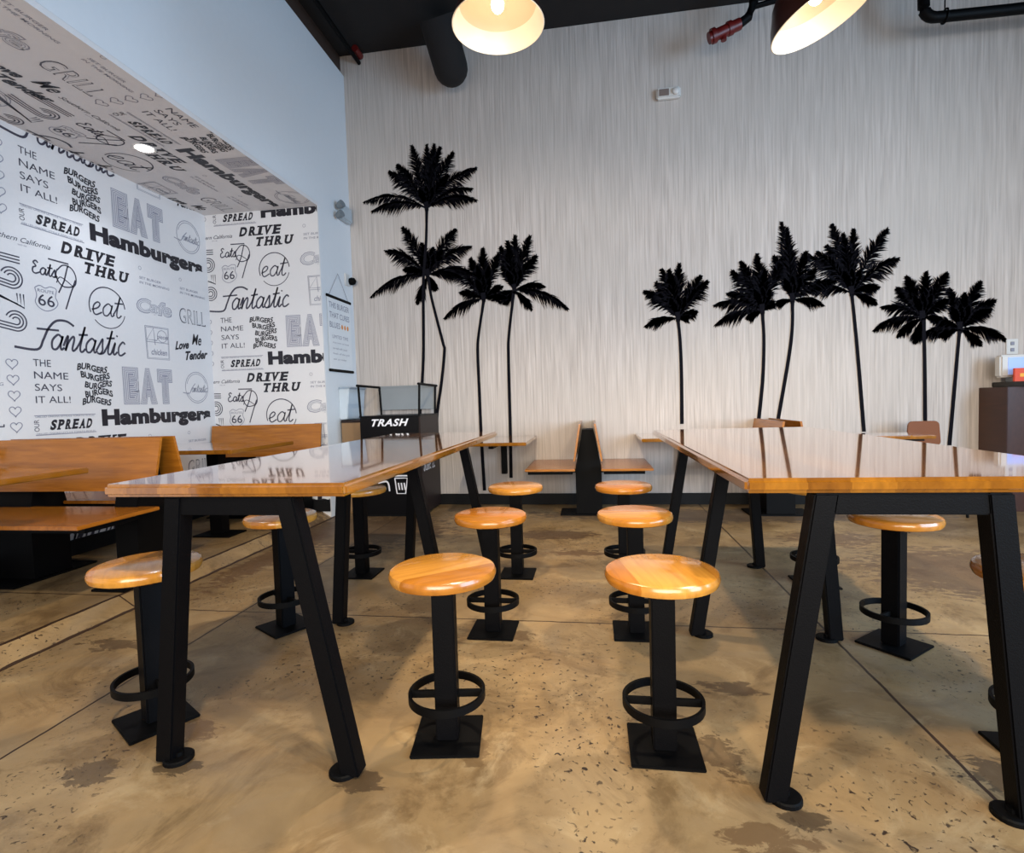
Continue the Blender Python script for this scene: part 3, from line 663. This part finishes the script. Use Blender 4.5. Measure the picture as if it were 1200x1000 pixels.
booth_table('small booth table by the brown chair at the right', 1.80, 2.26, 3.96, 4.26, .64, ped=(2.05, 4.1))
booth_table('small booth table in the alcove between the double bench and the far bench', AX+.002, -2.20, 3.0, 3.70, .70, ped=(-2.65, 3.45), floor=AF)
booth_table('nearest alcove booth table, cut off by the left edge of the view', AX+.002, -2.31, 1.45, 2.16, .70, ped=(-2.95, 1.8), floor=AF)

# brown plywood chair behind the small table
t = thing('dining_chair', 'brown rounded back chair behind the small table on the right', 'chair', (2.535, 4.5, 0))
b = B(); out = []
for (cx_, cz_, a0) in ((.075, .665, 0), (-.075, .665, 90), (-.085, .54, 180), (.085, .54, 270)):
    for i in range(5): out.append((cx_+.035*math.cos(R(a0+i*22.5)), cz_+.035*math.sin(R(a0+i*22.5))))
prism(b, out, 'y', .10, .114); link('backrest', b, M_CHAIR, t)
link('seat', bx(B(), -.18, .18, -.2, .14, .40, .416, .006), M_CHAIR, t)
for sx in (-1, 1):
    b = B(); tube(b, [(sx*.15, -.16, 0), (sx*.14, -.15, .40)], .009); link('leg', b, M_BLACKM, t)
    b = B(); tube(b, [(sx*.15, .20, 0), (sx*.14, .12, .40), (sx*.07, .122, .62)], .009); link('leg', b, M_BLACKM, t)

# ------------------------------------------------------------------ trash station
t = thing('trash_station', 'black trash station with white TRASH lettering and a tray rack on top', 'trash bin', (-1.69, 4.57, 0))
b = bx(B(), -.26, .255, -.265, .265, .02, .845, .004); bod = link('cabinet', b, M_TRASH, t)
link('side_panel', bx(B(), .2555, .27, -.265, .265, .02, .845, .002), M_TRASHSIDE, t)
link('plinth', bx(B(), -.24, .24, -.24, .25, 0, .02), M_BASEB, t)
link('counter_lid', bx(B(), -.265, .275, -.27, .268, .845, .857, .003), M_TRASH, t)
def wall_text(name, parent, fn, mat, origin, xdir='x', lab=None):
    bm = B(); fn(bm)
    if xdir == 'x': mt = Matrix(((1,0,0,origin[0]),(0,0,-1,origin[1]),(0,1,0,origin[2]),(0,0,0,1)))
    else: mt = Matrix(((0,0,1,origin[0]),(1,0,0,origin[1]),(0,1,0,origin[2]),(0,0,0,1)))
    bm.transform(mt); o = link(name, bm, mat, parent)
    if lab: o['label'] = lab
    return o
wall_text('lettering', t, lambda m: text_mesh(m, 'TRASH', 0, .325, 0, .062, .03, .35, 0, spacing=1.12), M_LETTER, (-.155, -.2665, .768), lab='white TRASH lettering')
def icons(m):
    # hand dropping something, and a cup
    stroke(m, [(-.02,.09),(.03,.10),(.06,.10),(.075,.07),(.08,.02)], .014); stroke(m, [(-.16,.09),(-.1,.10),(-.03,.10)], .012); stroke(m, [(-.13,.03),(-.07,.02),(-.03,.05)], .012)
    stroke(m, [(.13,.13),(.145,0),(.22,0),(.24,.13),(.13,.13)], .011, sm=False); stroke(m, [(.12,.15),(.25,.15)], .012)
    for a in (.16, .185, .21): stroke(m, [(a,.09),(a+.008,.03)], .012)
wall_text('pictogram', t, icons, M_LETTER, (-.10, -.2665, .20), lab='white hand and cup pictogram')
wall_text('side_lettering', t, lambda m: (cursive(m, 'than', 0, 0, .045, .008, 0, .2, 1), stroke(m, [(.17,0),(.17,.09)], .008), stroke(m, [(.2,.05),(.17,.025),(.205,0)], .008), cursive(m, 'you' if 'y' in CUR else 'ou', .24, 0, .045, .008, 0, .2, 1)), M_LETTER, (.2705, -.22, .38), 'y', lab='white handwritten thank you')
rk = []
for sx in (-.265, .27):
    b = B(); tube(b, [(sx, -.28, 1.115), (sx, .24, 1.11)], .011, 10); rl = link('rack_rail', b, M_BLACKM, t)
    for y, lean in ((-.255, -.02 if sx < 0 else .0), (.2, 0)):
        b = B(); tube(b, [(sx*.96, y, .857), (sx, y, 1.11)], .010, 8); link('rack_post', b, M_BLACKM, t)
link('rack_back', bx(B(), -.255, .26, .205, .211, .90, 1.105), M_GREYPANEL, t)
link('rack_top_bar', bx(B(), -.265, .27, .198, .215, 1.105, 1.12), M_GREYPANEL, t)

t = thing('waste_cabinet', 'tan laminate cabinet between the white pillar and the black trash station', 'cabinet', (-2.08, 4.66, 0))
link('cabinet', bx(B(), -.117, .12, -.19, .19, 0, .80, .004), M_TAN, t)
link('lid', bx(B(), -.12, .123, -.195, .195, .80, .822, .003), M_TRASHSIDE, t)

# ------------------------------------------------------------------ fittings on the white pillar and walls
t = thing('hanging_poster', 'tall white paper poster hung on a string from black bars on the white pillar', 'poster', (WX, 4.55, 1.26))
b = bx(B(), .006, .008, -.22, .22, 0, .635); link('sheet', b, flat('poster paper', lin(222,224,226), .6), t)
for z in (.635, 0): link('hanging_bar', bx(B(), .002, .016, -.232, .232, z-.012, z+.012, .004), M_BLACKM, t)
b = B(); tube(b, [(.008, -.18, .645), (.008, 0, .86), (.008, .18, .645)], .002, 6); link('string', b, M_GREY, t)
for i, hd in enumerate(('THIS BURGER', 'THAT CURES', 'BLUES')):
    wall_text('poster_heading', t, lambda m, i=i, hd=hd: text_mesh(m, hd, -.19, (.19, .19, .0)[i], .54-.085*i, .59-.085*i, .01, 0, 0), M_GREY, (.0085, 0, 0), 'y')
for i, ln in enumerate(('LIMITED TIME', 'crispy onions and cheese', 'served with sauce', 'fresh off the grill', 'ask us today')):
    wall_text('poster_line', t, lambda m, i=i, ln=ln: text_mesh(m, ln, -.15, (.15, .16, .12, .16, .1)[i], .28-.048*i, (.31 if i == 0 else .30)-.048*i, 0, 0, 0), M_GREY, (.0085, 0, 0), 'y')
def dots(m):
    for i in range(3):
        vs = [m.verts.new((.04+.055*i+.018*math.cos(a), .393+.022*math.sin(a), 0)) for a in [R(j*30) for j in range(12)]]; m.faces.new(vs)
wall_text('poster_icons', t, dots, M_ORANGEPRINT, (.0087, 0, 0), 'y', lab='three orange icons')

t = thing('emergency_light', 'pale emergency light unit with two lamp heads high on the white pillar', 'emergency light', (WX, 4.63, 2.62))
link('housing', bx(B(), 0, .055, -.02, .17, .0, .14, .012, seg=3), flat('grey white plastic', lin(176,186,192), .4), t, smooth=True)
for y, z in ((-.07, .085), (-.09, -.005)):
    b = B(); lathe(b, [(0, 0), (.022, 0), (.032, .03), (.034, .06), (0, .062)], 20)
    b.transform(Matrix.Translation((.03, y, z)) @ Matrix.Rotation(R(70), 4, 'Y') @ Matrix.Rotation(R(15), 4, 'X')); link('lamp_head', b, flat('lamp head plastic', lin(110,118,124), .4), t, smooth=True)
b = B(); tube(b, [(.03, -.02, .08), (.03, -.07, .085)], .008); tube(b, [(.03, -.02, .01), (.03, -.09, .0)], .008); link('bracket', b, M_CREAM, t)

t = thing('camera_dome', 'small black security knob on a white plate where the pillar meets the back wall', 'security camera', (WX, 4.75, 2.10))
link('plate', bx(B(), 0, .012, -.06, .03, -.05, .06, .004), M_CREAM, t)
b = B(); lathe(b, [(0, 0), (.03, 0), (.036, .02), (.03, .045), (.012, .058), (0, .06)], 24); b.transform(Matrix.Translation((.012, .03, 0)) @ Matrix.Rotation(R(90), 4, 'Y')); link('lens', b, M_BLACKM, t, smooth=True)

t = thing('towel_dispenser', 'pale box shaped dispenser on the white pillar below the hanging poster', 'dispenser', (WX, 4.65, .83))
b = prism(B(), [(0, 0), (.07, 0), (.10, .27), (0, .27)], 'y', -.17, .17); bmesh.ops.bevel(b, geom=list(b.edges), offset=.006, segments=2, affect='EDGES'); link('housing', b, flat('pale blue plastic', lin(192,204,214), .35), t)
link('lid', bx(B(), 0, .11, -.175, .175, .27, .285, .004), flat('grey lid', lin(150,165,180), .35), t)

t = thing('strobe_alarm', 'small white strobe alarm high on the back wall', 'alarm', (.69, WY, 3.505))
link('base', bx(B(), -.10, .10, -.05, 0, -.045, .045, .012, seg=3), M_CREAM, t, smooth=True)
b = B(); lathe(b, [(0, 0), (.03, 0), (.028, .02), (.015, .03), (0, .032)], 20); b.transform(Matrix.Translation((.055, -.05, .0)) @ Matrix.Rotation(R(90), 4, 'X')); link('strobe_lens', b, M_CREAM, t, smooth=True)
link('grille', bx(B(), -.08, .0, -.054, -.049, -.025, .03), flat('alarm grille', lin(120,104,98), .5), t)

t = thing('wall_outlet', 'small white wall plate above the dark counter', 'wall plate', (3.31, WY, 1.265))
link('plate', bx(B(), -.042, .042, -.01, 0, -.06, .06, .003), M_CREAM, t)
for z in (-.025, .025): link('socket', bx(B(), -.014, .014, -.013, -.009, z-.014, z+.014, .002), M_GREY, t)

# ------------------------------------------------------------------ service counter, terminal, card
t = thing('service_counter', 'dark cherry wood service counter with black top at the right end of the back wall', 'counter', (3.5, 4.6, 0))
link('cabinet', bx(B(), -.42, .5, -.04, .262, 0, .945, .003), M_COUNTER, t)
link('corner_post', bx(B(), -.424, -.40, -.048, -.02, 0, .945, .003), M_COUNTER, t)
link('countertop', bx(B(), -.33, .52, -.10, .262, .945, .985, .005), M_COUNTERTOP, t)
t = thing('payment_terminal', 'white terminal with a pale blue lit screen on the dark counter', 'terminal', (3.27, 4.68, .985))
link('casing', bx(B(), -.17, .19, -.02, .05, .035, .205, .012, seg=3), M_CREAM, t, smooth=True)
link('screen', bx(B(), -.12, .17, -.024, -.019, .055, .185), M_SCREEN, t)
link('stand', bx(B(), -.08, .10, -.05, .07, 0, .035, .006), M_GREYPANEL, t)
t = thing('card_holder', 'small orange red card stand in front of the payment terminal', 'card stand', (3.25, 4.58, .985))
link('card', bx(B(), -.115, .12, -.01, .01, 0, .10, .002), M_ORANGE, t)
link('print', bx(B(), -.08, .09, -.0115, -.0095, .035, .06), M_YELLOW, t)

# ------------------------------------------------------------------ overhead: duct, pipes, sprinkler, downlight
b = B(); A0, A1 = Vector((-1.135, 4.62, 3.80)), Vector((-1.189, 4.403, 4.085)); d = (A0-A1).normalized()
pts = [A1, A0] + [A0 + d*.14*math.sin(R(a)) for a in (20, 40, 60, 75, 88)]
rad = [.145, .145] + [.145*math.cos(R(a)) for a in (20, 40, 60, 75, 88)]
rings = []
a_ = d.cross(Vector((0, 0, 1))).normalized(); b_ = a_.cross(d).normalized()
for p, r_ in zip(pts, rad): rings.append([b.verts.new(p + (a_*math.cos(2*math.pi*j/32)+b_*math.sin(2*math.pi*j/32))*r_) for j in range(32)])
for i in range(len(rings)-1):
    for j in range(32): b.faces.new((rings[i][j], rings[i][(j+1) % 32], rings[i+1][(j+1) % 32], rings[i+1][j]))
b.faces.new(rings[0]); b.faces.new(rings[-1])
tag(link('air_duct', b, M_CEIL, smooth=True), 'dark rounded duct end hanging from the black ceiling near the left lamp', 'duct')

t = thing('sprinkler_pipe', 'black pipe dropping from the ceiling and running right along the top right corner', 'pipe', (2.47, 4.5, 3.66))
b = B(); P = [(-.02, 0, .52), (-.01, 0, .08)] + [(-.01+.08-.08*math.cos(R(a)), 0, .08-.08*math.sin(R(a))) for a in (20, 40, 60, 80, 90)] + [(.5, 0, -.01), (2.1, 0, -.03)]
tube(b, P, .038, 16); link('pipe', b, M_BLACKM, t, smooth=True)
for x in (.13, 1.5):
    b = B(); tube(b, [(x, 0, .52), (x, 0, .05)], .005, 6); hg = link('hanger_rod', b, M_BLACKM, t)
    b = B(); tube(b, [(x+.0, .046*math.cos(R(a)), .0+.046*math.sin(R(a))) for a in range(0, 360, 24)], .007, 6, closed=True); link('hanger_ring', b, M_BLACKM, hg)
t = thing('sprinkler_valve', 'red valve fitting on a black elbow under the ceiling between the two lamps', 'valve', (1.06, 4.5, 3.74))
b = B(); tube(b, [(.12, 0, .05), (-.11, 0, -.03)], .043, 16); tube(b, [(-.06, 0, -.01), (-.09, 0, -.02)], .055, 16); tube(b, [(.06, 0, .03), (.03, 0, .02)], .052, 16); tube(b, [(0, 0, .04), (0, 0, -.06)], .022, 10); link('valve_body', b, M_RED, t, smooth=True)
b = B(); tube(b, [(.12, 0, .05), (.18, 0, .09), (.22, 0, .18), (.23, 0, .44)], .034, 14); tube(b, [(.20, 0, .16), (.40, 0, .19)], .02, 10); link('elbow', b, M_BLACKM, t, smooth=True)
b = B(); tube(b, [(0, -.02, 0), (0, .10, 0)], .03, 14)
b.transform(Matrix.Translation((-2.04, 4.75, 4.15))); tag(link('pipe_cap', b, M_RED, smooth=True), 'small red pipe cap in the dark corner above the white wall', 'pipe')
b = B(); tube(b, [(-2.06, 2.2, 4.10), (-2.06, WY, 4.10)], .018, 10)
tag(link('conduit', b, M_BLACKM), 'thin black conduit under the ceiling beside the white wall', 'pipe')

t = thing('downlight', 'small round lit downlight set in the papered alcove soffit', 'ceiling light', (-2.76, 3.10, AZ))
b = lathe(B(), [(.05, -.002), (.062, -.006), (.066, -.002), (.066, 0)], 32); link('trim_ring', b, M_CREAM, t, smooth=True)
b = lathe(B(), [(0, -.004), (.05, -.004)], 32); link('lens', b, M_SPOT, t)
d = bpy.data.lights.new('downlight_glow', 'SPOT'); d.energy = 26; d.spot_size = R(130); d.spot_blend = .8; d.shadow_soft_size = .05; d.color = (.86, .92, 1.0)
o = bpy.data.objects.new('downlight_glow', d); COL.objects.link(o); o.location = (-2.76, 3.10, AZ-.03)

# pendant lamps
def pendant(label, loc, tilt, power):
    t = thing('pendant_lamp', label, 'lamp', loc, 0, 'dome pendant lamps')
    rot = Matrix.Rotation(R(tilt), 4, 'Y')
    prof = [(.200, 0), (.186, .045), (.168, .084), (.155, .115), (.125, .155), (.085, .185), (.045, .20)]
    b = lathe(B(), [(r+.003, z+.002) for r, z in prof] + [(.045, .25), (.03, .27), (0, .275)], 64); b.transform(rot); sh = link('shade', b, M_SHADE_OUT, t, smooth=True)
    b = lathe(B(), prof[:3], 64)
    v = lathe(b, [(.2035, .002), (.2, 0)], 64); b.transform(rot); link('shade_lip', b, M_SHADE_IN, sh, smooth=True)
    b = lathe(B(), prof[2:], 64); b.transform(rot); link('shade_lining', b, M_SHADE_IN2, sh, smooth=True)
    b = lathe(B(), [(0, .20), (.03, .20), (.028, .15), (.018, .145), (0, .145)], 24); b.transform(rot); link('socket', b, M_BRASS, t, smooth=True)
    b = lathe(B(), [(0, .055), (.014, .058), (.024, .07), (.028, .088), (.024, .108), (.016, .125), (.014, .146)], 24); b.transform(rot); link('bulb', b, M_BULB, t, smooth=True)
    top = rot @ Vector((0, 0, .27)); b = B(); tube(b, [tuple(top), (top.x, top.y, CZ-loc[2]-.03)], .006, 8); link('cord', b, M_BLACKM, t)
    b = B(); lathe(b, [(0, 0), (.06, 0), (.055, -.025), (.0, -.03)], 24); b.transform(Matrix.Translation((top.x, top.y, CZ-loc[2]))); link('ceiling_rose', b, M_BLACKM, t)
    d = bpy.data.lights.new('lamp_glow', 'SPOT'); d.energy = power*3.0; d.spot_size = R(150); d.spot_blend = .5; d.color = (1.0, .82, .58); d.shadow_soft_size = .05
    o = bpy.data.objects.new('lamp_glow', d); COL.objects.link(o); o.location = Vector(loc) + (rot @ Vector((0, 0, .01))); o.rotation_euler = (0, R(tilt), 0)
    return t
pendant('left dome pendant lamp, dark outside and cream inside, hanging level', (-.375, 2.42, 2.60), 0, LAMP)
pendant('right dome pendant lamp tilted so its dark outside shows', (.965, 2.45, 2.485), -20, LAMP)
pendant('dome pendant lamp over the near end of the left communal table', (-.375, .35, 2.60), 0, LAMP)
pendant('dome pendant lamp over the near end of the right communal table', (.965, .35, 2.60), 0, LAMP)
